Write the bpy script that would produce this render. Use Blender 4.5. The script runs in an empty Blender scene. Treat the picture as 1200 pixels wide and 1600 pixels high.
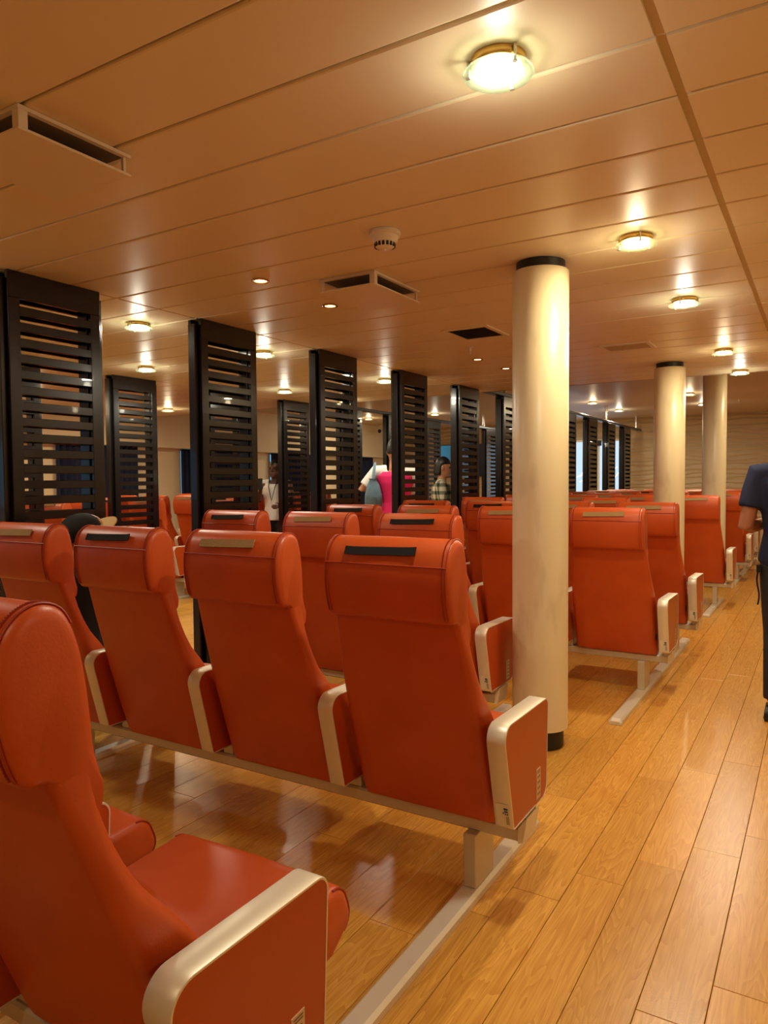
import bpy, bmesh, math, random
from mathutils import Vector, Matrix
random.seed(7)
SC = bpy.context.scene
COL = SC.collection
PI = math.pi
H = 1.30                      # camera height
ZC = 2.343                    # panelled ceiling height
ZR = 2.65                     # raised ceiling height
YEDGE = 8.0                   # where the panelled ceiling ends
XS, XL = -3.45, -5.90         # centre planes of the two screen lines
YW = 16.6                     # far wall
XW = -9.6                     # left wall

# ---------------------------------------------------------------- camera
def set_camera():
    yaw, pitch, roll = math.radians(31.204), math.radians(2.427), math.radians(-0.438)
    cy, sy = math.cos(yaw), math.sin(yaw)
    f = Vector((-sy*math.cos(pitch), cy*math.cos(pitch), -math.sin(pitch)))
    r = Vector((cy, sy, 0)); u = r.cross(f)
    cr, sr = math.cos(roll), math.sin(roll)
    r2 = r*cr + u*sr; u2 = -r*sr + u*cr
    m = Matrix(((r2.x, u2.x, -f.x, 0), (r2.y, u2.y, -f.y, 0), (r2.z, u2.z, -f.z, H), (0, 0, 0, 1)))
    cd = bpy.data.cameras.new('camera'); cam = bpy.data.objects.new('camera', cd)
    COL.objects.link(cam); cam.matrix_world = m
    cd.sensor_fit = 'HORIZONTAL'; cd.sensor_width = 36.0; cd.lens = 1133.1/1200*36.0
    cd.clip_start = 0.02; cd.clip_end = 100
    SC.camera = cam
set_camera()

# ---------------------------------------------------------------- world, exposure
W = bpy.data.worlds.new('world'); SC.world = W; W.use_nodes = True
W.node_tree.nodes['Background'].inputs[0].default_value = (0.55, 0.75, 1.0, 1)
W.node_tree.nodes['Background'].inputs[1].default_value = 1.0
SC.view_settings.view_transform = 'Standard'; SC.view_settings.look = 'None'
SC.view_settings.gamma = 1.0; SC.view_settings.use_curve_mapping = False
SC.view_settings.exposure = 0.50
SC.cycles.use_denoising = True
SC.cycles.max_bounces = 10; SC.cycles.diffuse_bounces = 5
SC.cycles.sample_clamp_indirect = 4.0
WARM = (1.0, 0.79, 0.48); COOL = (1.0, 0.93, 0.72)
LAMP_W = 9.0; SPOT_W = 1.5; GLOW = 0.20

# ---------------------------------------------------------------- materials
def lin(c):
    return tuple(((v/255)/12.92 if v/255 <= 0.04045 else ((v/255+0.055)/1.055)**2.4) for v in c) + (1,)
def mat(name, rgb, rough=0.5, metal=0.0, spec=0.5, emit=None, estr=0.0, bump=None, coat=0.0):
    m = bpy.data.materials.new(name); m.use_nodes = True
    nt = m.node_tree; b = nt.nodes['Principled BSDF']
    b.inputs['Base Color'].default_value = lin(rgb)
    b.inputs['Roughness'].default_value = rough; b.inputs['Metallic'].default_value = metal
    b.inputs['Specular IOR Level'].default_value = spec
    b.inputs['Coat Weight'].default_value = coat
    if emit:
        b.inputs['Emission Color'].default_value = emit if len(emit) == 4 else tuple(emit)+(1,)
        b.inputs['Emission Strength'].default_value = estr
    if bump:
        tc = nt.nodes.new('ShaderNodeTexCoord'); n = nt.nodes.new('ShaderNodeTexNoise')
        n.inputs['Scale'].default_value = bump[0]; n.inputs['Detail'].default_value = 3
        bp = nt.nodes.new('ShaderNodeBump'); bp.inputs['Strength'].default_value = bump[1]
        bp.inputs['Distance'].default_value = bump[2]
        nt.links.new(tc.outputs['Object'], n.inputs['Vector']); nt.links.new(n.outputs['Fac'], bp.inputs['Height'])
        nt.links.new(bp.outputs['Normal'], b.inputs['Normal'])
    return m
def leather_mat():
    m = mat('orange_leather', (190, 78, 28), 0.40, bump=(260, 0.12, 0.002))
    nt = m.node_tree; b = nt.nodes['Principled BSDF']
    tc = nt.nodes.new('ShaderNodeTexCoord'); n = nt.nodes.new('ShaderNodeTexNoise'); n.inputs['Scale'].default_value = 5
    n.inputs['Detail'].default_value = 4
    r = nt.nodes.new('ShaderNodeValToRGB'); r.color_ramp.elements[0].color = lin((184, 72, 24)); r.color_ramp.elements[1].color = lin((198, 84, 30))
    r.color_ramp.elements[0].position = .3; r.color_ramp.elements[1].position = .7
    nt.links.new(tc.outputs['Object'], n.inputs['Vector']); nt.links.new(n.outputs['Fac'], r.inputs['Fac'])
    nt.links.new(r.outputs['Color'], b.inputs['Base Color'])
    return m
def wood_mat():
    m = bpy.data.materials.new('oak_vinyl'); m.use_nodes = True
    nt = m.node_tree; N = nt.nodes; L = nt.links; b = N['Principled BSDF']
    tc = N.new('ShaderNodeTexCoord'); oi = N.new('ShaderNodeObjectInfo')
    geo = N.new('ShaderNodeNewGeometry')
    mul = N.new('ShaderNodeMath'); mul.operation = 'MULTIPLY'; mul.inputs[1].default_value = 57.0
    add0 = N.new('ShaderNodeMath'); add0.operation = 'ADD'
    L.new(oi.outputs['Random'], add0.inputs[0]); L.new(geo.outputs['Random Per Island'], add0.inputs[1])
    L.new(add0.outputs[0], mul.inputs[0])
    add = N.new('ShaderNodeVectorMath'); add.operation = 'ADD'
    L.new(tc.outputs['Object'], add.inputs[0]); L.new(mul.outputs[0], add.inputs[1])
    mp = N.new('ShaderNodeMapping'); mp.inputs['Scale'].default_value = (1, 0.10, 1)
    L.new(add.outputs[0], mp.inputs['Vector'])
    n1 = N.new('ShaderNodeTexNoise'); n1.inputs['Scale'].default_value = 15; n1.inputs['Detail'].default_value = 2
    n1.inputs['Distortion'].default_value = 0.5
    L.new(mp.outputs[0], n1.inputs['Vector'])
    m2 = N.new('ShaderNodeMath'); m2.operation = 'MULTIPLY'; m2.inputs[1].default_value = 16.0
    L.new(n1.outputs['Fac'], m2.inputs[0])
    fr = N.new('ShaderNodeMath'); fr.operation = 'FRACT'; L.new(m2.outputs[0], fr.inputs[0])
    mp2 = N.new('ShaderNodeMapping'); mp2.inputs['Scale'].default_value = (160, 5, 1); L.new(add.outputs[0], mp2.inputs['Vector'])
    n2 = N.new('ShaderNodeTexNoise'); n2.inputs['Scale'].default_value = 1.0; n2.inputs['Detail'].default_value = 4
    L.new(mp2.outputs[0], n2.inputs['Vector'])
    mx = N.new('ShaderNodeMath'); mx.operation = 'MULTIPLY_ADD'; mx.inputs[1].default_value = 0.30
    L.new(fr.outputs[0], mx.inputs[0])
    m3 = N.new('ShaderNodeMath'); m3.operation = 'MULTIPLY'; m3.inputs[1].default_value = 0.7
    L.new(n2.outputs['Fac'], m3.inputs[0]); L.new(m3.outputs[0], mx.inputs[2])
    rp = N.new('ShaderNodeValToRGB')
    rp.color_ramp.elements[0].position = 0.15; rp.color_ramp.elements[0].color = lin((186, 126, 44))
    rp.color_ramp.elements[1].position = 0.85; rp.color_ramp.elements[1].color = lin((230, 176, 86))
    L.new(mx.outputs[0], rp.inputs['Fac'])
    hs = N.new('ShaderNodeHueSaturation')
    mr = N.new('ShaderNodeMapRange'); mr.inputs['To Min'].default_value = 0.90; mr.inputs['To Max'].default_value = 1.08
    fr2 = N.new('ShaderNodeMath'); fr2.operation = 'FRACT'; L.new(mul.outputs[0], fr2.inputs[0])
    L.new(fr2.outputs[0], mr.inputs['Value']); L.new(mr.outputs[0], hs.inputs['Value'])
    L.new(rp.outputs['Color'], hs.inputs['Color']); L.new(hs.outputs['Color'], b.inputs['Base Color'])
    n3 = N.new('ShaderNodeTexNoise'); n3.inputs['Scale'].default_value = 220; n3.inputs['Detail'].default_value = 2
    L.new(tc.outputs['Object'], n3.inputs['Vector'])
    bp = N.new('ShaderNodeBump'); bp.inputs['Strength'].default_value = 0.12; bp.inputs['Distance'].default_value = 0.002
    L.new(n3.outputs['Fac'], bp.inputs['Height']); L.new(bp.outputs['Normal'], b.inputs['Normal'])
    b.inputs['Roughness'].default_value = 0.27
    return m
def wave_wall_mat():
    m = mat('wave_wallcover', (186, 164, 128), 0.6)
    nt = m.node_tree; N = nt.nodes; L = nt.links; b = N['Principled BSDF']
    tc = N.new('ShaderNodeTexCoord'); mp = N.new('ShaderNodeMapping'); mp.inputs['Scale'].default_value = (0.22, 0.22, 1.0)
    L.new(tc.outputs['Object'], mp.inputs['Vector'])
    w = N.new('ShaderNodeTexWave'); w.bands_direction = 'Z'; w.inputs['Scale'].default_value = 3.2
    w.inputs['Distortion'].default_value = 6.0; w.inputs['Detail'].default_value = 1.5; w.inputs['Detail Scale'].default_value = 2.2
    L.new(mp.outputs[0], w.inputs['Vector'])
    bp = N.new('ShaderNodeBump'); bp.inputs['Strength'].default_value = 0.6; bp.inputs['Distance'].default_value = 0.03
    L.new(w.outputs['Fac'], bp.inputs['Height']); L.new(bp.outputs['Normal'], b.inputs['Normal'])
    return m
def plaid_mat():
    m = mat('plaid_cloth', (210, 200, 180), 0.8)
    nt = m.node_tree; N = nt.nodes; L = nt.links; b = N['Principled BSDF']
    tc = N.new('ShaderNodeTexCoord'); sp = N.new('ShaderNodeSeparateXYZ'); L.new(tc.outputs['Object'], sp.inputs[0])
    def band(sock, k, th):
        a = N.new('ShaderNodeMath'); a.operation = 'MULTIPLY'; a.inputs[1].default_value = k; L.new(sock, a.inputs[0])
        f = N.new('ShaderNodeMath'); f.operation = 'FRACT'; L.new(a.outputs[0], f.inputs[0])
        g = N.new('ShaderNodeMath'); g.operation = 'GREATER_THAN'; g.inputs[1].default_value = th; L.new(f.outputs[0], g.inputs[0])
        return g.outputs[0]
    ad = N.new('ShaderNodeMath'); ad.operation = 'ADD'; L.new(sp.outputs['X'], ad.inputs[0]); L.new(sp.outputs['Y'], ad.inputs[1])
    s = N.new('ShaderNodeMath'); s.operation = 'ADD'
    L.new(band(sp.outputs['Z'], 11.0, 0.55), s.inputs[0]); L.new(band(ad.outputs[0], 9.0, 0.6), s.inputs[1])
    hf = N.new('ShaderNodeMath'); hf.operation = 'MULTIPLY'; hf.inputs[1].default_value = 0.5; L.new(s.outputs[0], hf.inputs[0])
    r = N.new('ShaderNodeValToRGB'); r.color_ramp.elements[0].color = lin((215, 205, 180)); r.color_ramp.elements[1].color = lin((28, 50, 48))
    e = r.color_ramp.elements.new(0.5); e.color = lin((120, 125, 105)); r.color_ramp.interpolation = 'CONSTANT'
    r.color_ramp.elements[1].position = 0.3; r.color_ramp.elements[2].position = 0.8
    L.new(hf.outputs[0], r.inputs['Fac']); L.new(r.outputs['Color'], b.inputs['Base Color'])
    return m
def smudge_col_mat():
    m = mat('cream_column_paint', (226, 214, 180), 0.33)
    nt = m.node_tree; N = nt.nodes; L = nt.links; b = N['Principled BSDF']
    tc = N.new('ShaderNodeTexCoord'); mp = N.new('ShaderNodeMapping'); mp.inputs['Scale'].default_value = (5, 5, 1.6)
    n = N.new('ShaderNodeTexNoise'); n.inputs['Scale'].default_value = 1.3; n.inputs['Detail'].default_value = 3
    r = N.new('ShaderNodeValToRGB'); r.color_ramp.elements[0].position = 0.27; r.color_ramp.elements[0].color = lin((196, 182, 150))
    r.color_ramp.elements[1].position = 0.45; r.color_ramp.elements[1].color = lin((226, 214, 180))
    L.new(tc.outputs['Object'], mp.inputs['Vector']); L.new(mp.outputs[0], n.inputs['Vector'])
    L.new(n.outputs['Fac'], r.inputs['Fac']); L.new(r.outputs['Color'], b.inputs['Base Color'])
    return m
def tv_mat():
    m = mat('tv_glass', (8, 14, 20), 0.12)
    nt = m.node_tree; N = nt.nodes; L = nt.links; b = N['Principled BSDF']
    tc = N.new('ShaderNodeTexCoord'); sp = N.new('ShaderNodeSeparateXYZ'); L.new(tc.outputs['Object'], sp.inputs[0])
    mr = N.new('ShaderNodeMapRange'); mr.inputs['From Min'].default_value = -.6; mr.inputs['From Max'].default_value = .35; L.new(sp.outputs['X'], mr.inputs['Value'])
    r = N.new('ShaderNodeValToRGB'); r.color_ramp.elements[0].color = (.03, .20, .30, 1); r.color_ramp.elements[1].color = (.002, .008, .014, 1)
    L.new(mr.outputs[0], r.inputs['Fac']); L.new(r.outputs['Color'], b.inputs['Emission Color']); b.inputs['Emission Strength'].default_value = .55
    return m
M = dict(
    leather=leather_mat(), seam=mat('seam_thread', (158, 52, 24), 0.5), leather_panel=mat('orange_laminate', (180, 72, 22), 0.30),
    alu=mat('brushed_aluminium', (226, 218, 200), 0.42, 0.35), alu_dull=mat('satin_aluminium_leg', (205, 196, 176), 0.45, 0.4),
    black=mat('black_plastic', (16, 15, 15), 0.45), black_cloth=mat('black_hook_tape', (14, 13, 14), 0.9),
    tan=mat('tan_hook_tape', (158, 128, 82), 0.9, bump=(300, 0.6, 0.004)),
    sticker=mat('white_sticker', (225, 220, 200), 0.5), ink=mat('blue_ink', (22, 36, 80), 0.5), plate=mat('beige_plate', (214, 186, 150), 0.4),
    inkbrown=mat('brown_ink', (120, 86, 60), 0.5),
    wood=wood_mat(), floorbase=mat('dark_joint', (70, 44, 20), 0.8),
    ceil=mat('ceiling_panel_paint', (228, 214, 182), 0.38, spec=0.4), ceilback=mat('ceiling_void', (40, 28, 18), 0.9),
    strip=mat('ceiling_strip_metal', (200, 182, 146), 0.4, 0.0),
    ceil2=mat('raised_ceiling_paint', (196, 176, 150), 0.45),
    espresso=mat('espresso_wood', (16, 13, 15), 0.24, coat=0.2), 
    column=smudge_col_mat(), wall=wave_wall_mat(), cream=mat('cream_wall', (232, 220, 190), 0.6),
    white=mat('white_paint', (225, 215, 195), 0.4), chrome=mat('steel_tube', (210, 205, 195), 0.2, 0.9),
    railm=mat('rail_metal', (52, 52, 56), 0.3, 0.6), curtain=mat('navy_curtain', (14, 28, 66), 0.85),
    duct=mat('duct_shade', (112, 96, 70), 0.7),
    gold=mat('brass_ring', (220, 180, 100), 0.25, 0.8), dark=mat('dark_void', (20, 16, 14), 0.7),
    tv=tv_mat(), navy=mat('navy_cloth', (10, 24, 62), 0.8),
    jeans=mat('black_denim', (38, 38, 42), 0.85, bump=(60, .3, .01)), pink=mat('pink_cloth', (226, 30, 104), 0.8), whitecloth=mat('white_cloth', (228, 226, 222), 0.8),
    denim=mat('blue_denim', (104, 130, 150), 0.85, bump=(40, .4, .01)), plaid=plaid_mat(), hair=mat('black_hair', (20, 15, 13), 0.45),
    skin1=mat('skin_brown', (150, 92, 62), 0.5), skin2=mat('skin_tan', (186, 128, 92), 0.5), skin3=mat('skin_dark', (92, 58, 42), 0.5),
    straw=mat('straw_tan', (196, 160, 104), 0.8), eyew=mat('eye_white', (230, 225, 220), 0.3),
)
def emis(name, col, s):
    m = bpy.data.materials.new(name); m.use_nodes = True; nt = m.node_tree
    nt.nodes.remove(nt.nodes['Principled BSDF']); e = nt.nodes.new('ShaderNodeEmission')
    e.inputs[0].default_value = tuple(col)+(1,); e.inputs[1].default_value = s
    nt.links.new(e.outputs[0], nt.nodes['Material Output'].inputs[0]); return m
M['lamp_w'] = emis('lamp_glow_warm', (1, 0.80, 0.42), 9.0); M['lamp_c'] = emis('lamp_glow_cool', (0.95, 1.0, 0.78), 9.0)
M['spot_w'] = emis('spot_glow', (1, 0.62, 0.25), 6.0)
M['etch'] = emis('etched_backlit_glass', (1, 1, 1), 1.1)
M['day'] = emis('daylight_pane', (0.62, 0.80, 1.0), 0.75); M['cyan'] = emis('window_sky', (0.20, 0.62, 1.0), 0.6)
def glass_mat():
    m = bpy.data.materials.new('lamp_glass'); m.use_nodes = True; nt = m.node_tree
    nt.nodes.remove(nt.nodes['Principled BSDF'])
    tr = nt.nodes.new('ShaderNodeBsdfTransparent'); tr.inputs[0].default_value = (.92, .97, .92, 1)
    gl = nt.nodes.new('ShaderNodeBsdfGlossy'); gl.inputs['Roughness'].default_value = .05
    tl = nt.nodes.new('ShaderNodeBsdfTranslucent'); tl.inputs[0].default_value = (.8, 1, .85, 1)
    mx = nt.nodes.new('ShaderNodeMixShader'); mx.inputs[0].default_value = .12
    m2 = nt.nodes.new('ShaderNodeMixShader'); m2.inputs[0].default_value = .25
    nt.links.new(tr.outputs[0], m2.inputs[1]); nt.links.new(tl.outputs[0], m2.inputs[2])
    nt.links.new(m2.outputs[0], mx.inputs[1]); nt.links.new(gl.outputs[0], mx.inputs[2])
    nt.links.new(mx.outputs[0], nt.nodes['Material Output'].inputs[0]); return m
M['glass'] = glass_mat()

# ---------------------------------------------------------------- mesh helpers
class MB:
    def __init__(s): s.v = []; s.f = []; s.mi = []
    def add(s, vs, fs, mi=0):
        o = len(s.v); s.v += [tuple(p) for p in vs]; s.f += [tuple(i+o for i in f) for f in fs]; s.mi += [mi]*len(fs)
    def box(s, x0, x1, y0, y1, z0, z1, mi=0):
        s.add([(x0,y0,z0),(x1,y0,z0),(x1,y1,z0),(x0,y1,z0),(x0,y0,z1),(x1,y0,z1),(x1,y1,z1),(x0,y1,z1)],
              [(0,3,2,1),(4,5,6,7),(0,1,5,4),(1,2,6,5),(2,3,7,6),(3,0,4,7)], mi)
    def bbox(s, x0, x1, y0, y1, z0, z1, b=0.004, mi=0):   # box with chamfered edges
        X, Y, Z = (x0, x1), (y0, y1), (z0, z1); sg = (1, -1); vs = []; idx = {}
        for i in (0,1):
            for j in (0,1):
                for k in (0,1):
                    for a in range(3):
                        p = [X[i]+sg[i]*b, Y[j]+sg[j]*b, Z[k]+sg[k]*b]; p[a] = (X[i], Y[j], Z[k])[a]
                        idx[(i,j,k,a)] = len(vs); vs.append(tuple(p))
        fs = []
        def q(l): fs.append(tuple(idx[t] for t in l))
        for i in (0,1): q([(i,0,0,0),(i,1,0,0),(i,1,1,0),(i,0,1,0)] if i else [(i,0,0,0),(i,0,1,0),(i,1,1,0),(i,1,0,0)])
        for j in (0,1): q([(0,j,0,1),(0,j,1,1),(1,j,1,1),(1,j,0,1)] if j else [(0,j,0,1),(1,j,0,1),(1,j,1,1),(0,j,1,1)])
        for k in (0,1): q([(0,0,k,2),(1,0,k,2),(1,1,k,2),(0,1,k,2)] if k else [(0,0,k,2),(0,1,k,2),(1,1,k,2),(1,0,k,2)])
        for i in (0,1):
            for j in (0,1): q([(i,j,0,0),(i,j,1,0),(i,j,1,1),(i,j,0,1)])
        for i in (0,1):
            for k in (0,1): q([(i,0,k,0),(i,1,k,0),(i,1,k,2),(i,0,k,2)])
        for j in (0,1):
            for k in (0,1): q([(0,j,k,1),(1,j,k,1),(1,j,k,2),(0,j,k,2)])
        for i in (0,1):
            for j in (0,1):
                for k in (0,1): q([(i,j,k,0),(i,j,k,1),(i,j,k,2)])
        s.add(vs, fs, mi)
    def loft(s, rings, cap=True, mi=0, closed=True):
        n = len(rings[0]); vs = [p for r in rings for p in r]; fs = []
        for a in range(len(rings)-1):
            for i in range(n if closed else n-1):
                j = (i+1) % n; fs.append((a*n+i, a*n+j, (a+1)*n+j, (a+1)*n+i))
        if cap: fs.append(tuple(range(n))[::-1]); fs.append(tuple((len(rings)-1)*n+i for i in range(n)))
        s.add(vs, fs, mi)
    def lathe(s, prof, n=32, c=(0,0,0), mi=0, cap=True):
        s.loft([[(c[0]+r*math.cos(2*PI*i/n), c[1]+r*math.sin(2*PI*i/n), c[2]+z) for i in range(n)] for r, z in prof], cap, mi)
    def tube(s, pts, rad, n=10, mi=0, cap=True, ell=1.0):
        pts = [Vector(p) for p in pts]; rad = rad if hasattr(rad, '__len__') else [rad]*len(pts)
        rings = []; up = None
        for i, p in enumerate(pts):
            t = (pts[min(i+1, len(pts)-1)] - pts[max(i-1, 0)]).normalized()
            if up is None:
                up = Vector((1,0,0)) if abs(t.x) < 0.8 else Vector((0,1,0))
            a = (up - t*up.dot(t)).normalized(); b = t.cross(a); up = a
            rings.append([tuple(p + (a*math.cos(2*PI*k/n) + b*math.sin(2*PI*k/n)*ell)*rad[i]) for k in range(n)])
        s.loft(rings, cap, mi)
    def ball(s, c, r, n=16, m=10, mi=0):
        rr = r if hasattr(r, '__len__') else (r, r, r); rings = []
        for a in range(m+1):
            t = PI*a/m; st = max(math.sin(t), 0.02)
            rings.append([(c[0]+rr[0]*st*math.cos(2*PI*i/n), c[1]+rr[1]*st*math.sin(2*PI*i/n), c[2]-rr[2]*math.cos(t)) for i in range(n)])
        s.loft(rings, True, mi)
    def mesh(s, name, mats, smooth=True, angle=38):
        me = bpy.data.meshes.new(name); me.from_pydata(s.v, [], s.f)
        for m in (mats if isinstance(mats, (list, tuple)) else [mats]): me.materials.append(m)
        me.polygons.foreach_set('material_index', s.mi)
        bm = bmesh.new(); bm.from_mesh(me); bmesh.ops.recalc_face_normals(bm, faces=bm.faces); bm.to_mesh(me); bm.free()
        if smooth:
            me.polygons.foreach_set('use_smooth', [True]*len(me.polygons)); me.set_sharp_from_angle(angle=math.radians(angle))
        me.update(); return me
def obj(name, me, parent=None, loc=None, rot=None):
    o = bpy.data.objects.new(name, me); COL.objects.link(o)
    if parent: o.parent = parent
    if loc: o.location = loc
    if rot: o.rotation_euler = rot
    return o
def tag(o, label=None, cat=None, group=None, kind=None):
    if label: o['label'] = label
    if cat: o['category'] = cat
    if group: o['group'] = group
    if kind: o['kind'] = kind
    return o
def thing(name, label, cat, loc=(0,0,0), rz=0, group=None):
    o = bpy.data.objects.new(name, None); COL.objects.link(o); o.location = loc; o.rotation_euler = (0, 0, rz)
    o.empty_display_size = 0.1
    return tag(o, label, cat, group)
def struct(name, me, loc=None): return tag(obj(name, me, None, loc), kind='structure')
def rounded(poly, rads, seg=6):          # rounded polygon in 2D
    out = []; n = len(poly)
    for i in range(n):
        p = Vector(poly[i]); a = (Vector(poly[i-1])-p); b = (Vector(poly[(i+1) % n])-p); r = rads[i]
        la, lb = a.length, b.length; a.normalize(); b.normalize()
        ang = a.angle(b); t = min(r/math.tan(ang/2), la*.48, lb*.48); r = t*math.tan(ang/2)
        c = p + (a+b).normalized()*(r/math.sin(ang/2)); s0 = p+a*t; s1 = p+b*t
        v0 = s0-c; v1 = s1-c; a0 = math.atan2(v0.y, v0.x); a1 = math.atan2(v1.y, v1.x); d = a1-a0
        while d > PI: d -= 2*PI
        while d < -PI: d += 2*PI
        for k in range(seg+1): out.append((c.x+r*math.cos(a0+d*k/seg), c.y+r*math.sin(a0+d*k/seg)))
    return out
def inset(loop, d):                       # shrink a 2D loop by d
    n = len(loop); out = []; area = sum(loop[i][0]*loop[(i+1) % n][1]-loop[(i+1) % n][0]*loop[i][1] for i in range(n))
    sg = 1 if area > 0 else -1
    for i in range(n):
        a = Vector(loop[i-1]); b = Vector(loop[(i+1) % n]); t = (b-a).normalized(); nrm = Vector((-t.y, t.x))*sg
        out.append((loop[i][0]+nrm.x*d, loop[i][1]+nrm.y*d))
    return out
def smooth_loop(pts, k=4, closed=True):   # catmull-rom
    out = []; n = len(pts)
    rng = range(n) if closed else range(n-1)
    for i in rng:
        g = (lambda j: Vector(pts[j % n])) if closed else (lambda j: Vector(pts[max(0, min(n-1, j))]))
        p0, p1, p2, p3 = g(i-1), g(i), g(i+1), g(i+2)
        for s in range(k):
            t = s/k
            out.append(tuple(0.5*((2*p1)+(p2-p0)*t+(2*p0-5*p1+4*p2-p3)*t*t+(3*p1-p0-3*p2+p3)*t**3)))
    if not closed: out.append(tuple(pts[-1]))
    return out

# ================================================================= STRUCTURE
XR = 2.6; YB = -3.0
def build_floor():
    b = MB(); b.box(XW-.2, XR+.2, YB-.2, YW+.2, -0.06, -0.0065); fl = struct('floor', b.mesh('floor', M['floorbase'], False))
    Wd, Ln, g = 0.152, 0.915, 0.0008
    pm = MB(); pm.bbox(-Wd/2+g, Wd/2-g, -Ln/2+g, Ln/2-g, -0.006, 0.0, 0.0012)
    pme = pm.mesh('plank', M['wood'], False)
    rest = MB(); singles = []
    i0 = int((XW+.983)/Wd)-2; i1 = int((XR+.983)/Wd)+1
    for i in range(i0, i1+1):
        xl = -0.983+i*Wd; xc = xl+Wd/2
        if xc < XW or xc > XR: continue
        ph = 1.96+0.187*i
        k0 = math.floor((YB-ph)/Ln)
        for k in range(k0, int((YW-YB)/Ln)+k0+3):
            yc = ph+(k+.5)*Ln
            if yc > YW or yc < YB-.4: continue
            d = yc*.855-xc*.518; side = xc*.855+yc*.518
            vis = d > 0.6 and abs(side) < d*0.62+.5 and -3.4 < xc < 0.7 and d*0.78 > 0.9
            if vis: singles.append((d, xc, yc))
            else: rest.box(xc-Wd/2+g, xc+Wd/2-g, yc-Ln/2+g, yc+Ln/2-g, -0.006, 0)
    singles.sort()
    for d, xc, yc in singles[300:]: rest.box(xc-Wd/2+g, xc+Wd/2-g, yc-Ln/2+g, yc+Ln/2-g, -0.006, 0)
    for d, xc, yc in singles[:300]: obj('plank', pme, fl, (xc, yc, 0))
    tag(obj('plank', rest.mesh('plank_rest', M['wood'], False), fl), kind='stuff')
build_floor()

def build_ceiling():
    b = MB(); b.box(XW-.1, XR+.1, YB, YEDGE-.02, ZC+.03, ZC+.05)
    ce = struct('ceiling', b.mesh('ceiling', M['ceilback'], False))
    P = 0.306; bays = [(-0.345+.012, XR), (-3.43+.010, -0.345-.012), (-5.88+.008, -3.43-.010), (XW, -5.88-.008)]
    for x0, x1 in bays:
        w = x1-x0; pb = MB(); g = 0.0048
        # tray panel: flat face with soft rolled long edges
        prof = [(-P/2+g, .026), (-P/2+g, .007), (-P/2+g+.002, .002), (-P/2+g+.007, 0), (P/2-g-.007, 0), (P/2-g-.002, .002), (P/2-g, .007), (P/2-g, .026)]
        pb.loft([[(x, y, z) for y, z in prof] for x in (0, w)], True)
        me = pb.mesh('ceiling_panel', M['ceil'], False)
        y = 1.235+P/2
        while y > YB: y -= P
        while y < YEDGE-.1:
            obj('ceiling_panel', me, ce, (x0, y, ZC), (0, 0, 0)); y += P
    for x in (-0.345, -3.43, -5.88):
        s = MB(); s.box(x-.012, x+.012, YB, YEDGE, ZC+.010, ZC+.014); obj('joint_strip', s.mesh('joint_strip', M['strip'], False), ce)
    r = MB(); r.box(XW-.1, XR+.1, YEDGE-.02, YW+.1, ZR, ZR+.05); struct('ceiling_raised', r.mesh('ceiling_raised', M['ceil2'], False))
    f = MB(); f.box(XW-.1, XR+.1, YEDGE-.025, YEDGE-.002, ZC-.002, ZR); struct('trim_1', f.mesh('trim_1', M['ceil2'], False))
build_ceiling()

def build_walls():
    b = MB(); b.box(XW-.2, XR+.2, YW, YW+.1, 0, ZR+.05)
    struct('wall_front', b.mesh('wall_front', M['wall'], False))
    b = MB(); b.box(XR, XR+.1, YB-.1, YW, 0, ZR+.05); struct('wall_right', b.mesh('wall_right', M['cream'], False))
    b = MB(); b.box(XW-.2, XR+.2, YB-.1, YB, 0, ZR+.05); struct('wall_back', b.mesh('wall_back', M['cream'], False))
    # left wall with window openings: piers, sill wall and soffit box above
    b = MB(); b.box(XW-.1, XW, YB, YW, 0, 0.95)
    b.box(XW-.1, XW, YB, YW, 1.9, ZR+.05)
    for k in range(-4, 5):
        y = 8.0+2.4*k; b.box(XW-.1, XW, y, y+1.0, .95, 1.9)
    struct('wall_left', b.mesh('wall_left', M['cream'], False))
    s = MB(); s.box(XW, XW+.22, YB, YW, 1.89, ZR); struct('trim_2', s.mesh('trim_2', M['cream'], False))
    for k in range(8):
        y0 = -.6+2.4*(k-1); y1 = y0+1.4
        w = MB(); w.box(XW-.09, XW-.08, y0, y1, .95, 1.9)
        wn = struct('window_%d' % (k+1), w.mesh('window_pane', M['cyan'], False))
        f = MB()
        for a in ((y0, y0+.04, .95, 1.9), (y1-.04, y1, .95, 1.9), (y0+.04, y1-.04, .95, .99), (y0+.04, y1-.04, 1.86, 1.9)):
            f.box(XW-.08, XW-.03, a[0], a[1], a[2], a[3])
        obj('window_frame', f.mesh('window_frame', M['white'], False), wn)
        if k >= 2:
            # drawn curtain with folds, hung inside the window reveal
            def cur(ya, yb):
                c = MB(); n = 90; r0 = []; r1 = []
                front = [(XW+.06+.028*math.sin(i/n*(yb-ya)*62)+.008*math.sin(i*.9), ya+(yb-ya)*i/n) for i in range(n+1)]
                loop = front+[(x-.006, y) for x, y in front[::-1]]
                c.loft([[(x, y, z) for x, y in loop] for z in (.55, 1.2, 1.885)], True)
                return c.mesh('curtain', M['curtain'], True, 60)
            tag(obj('curtain', cur(y0-.03, y1+.03)), 'navy blue pleated curtain over the %s side window counted from the camera' %
                ('first second third fourth fifth sixth seventh eighth ninth'.split()[k-2]), 'curtain', 'navy curtains along the left windows')
build_walls()

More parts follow.
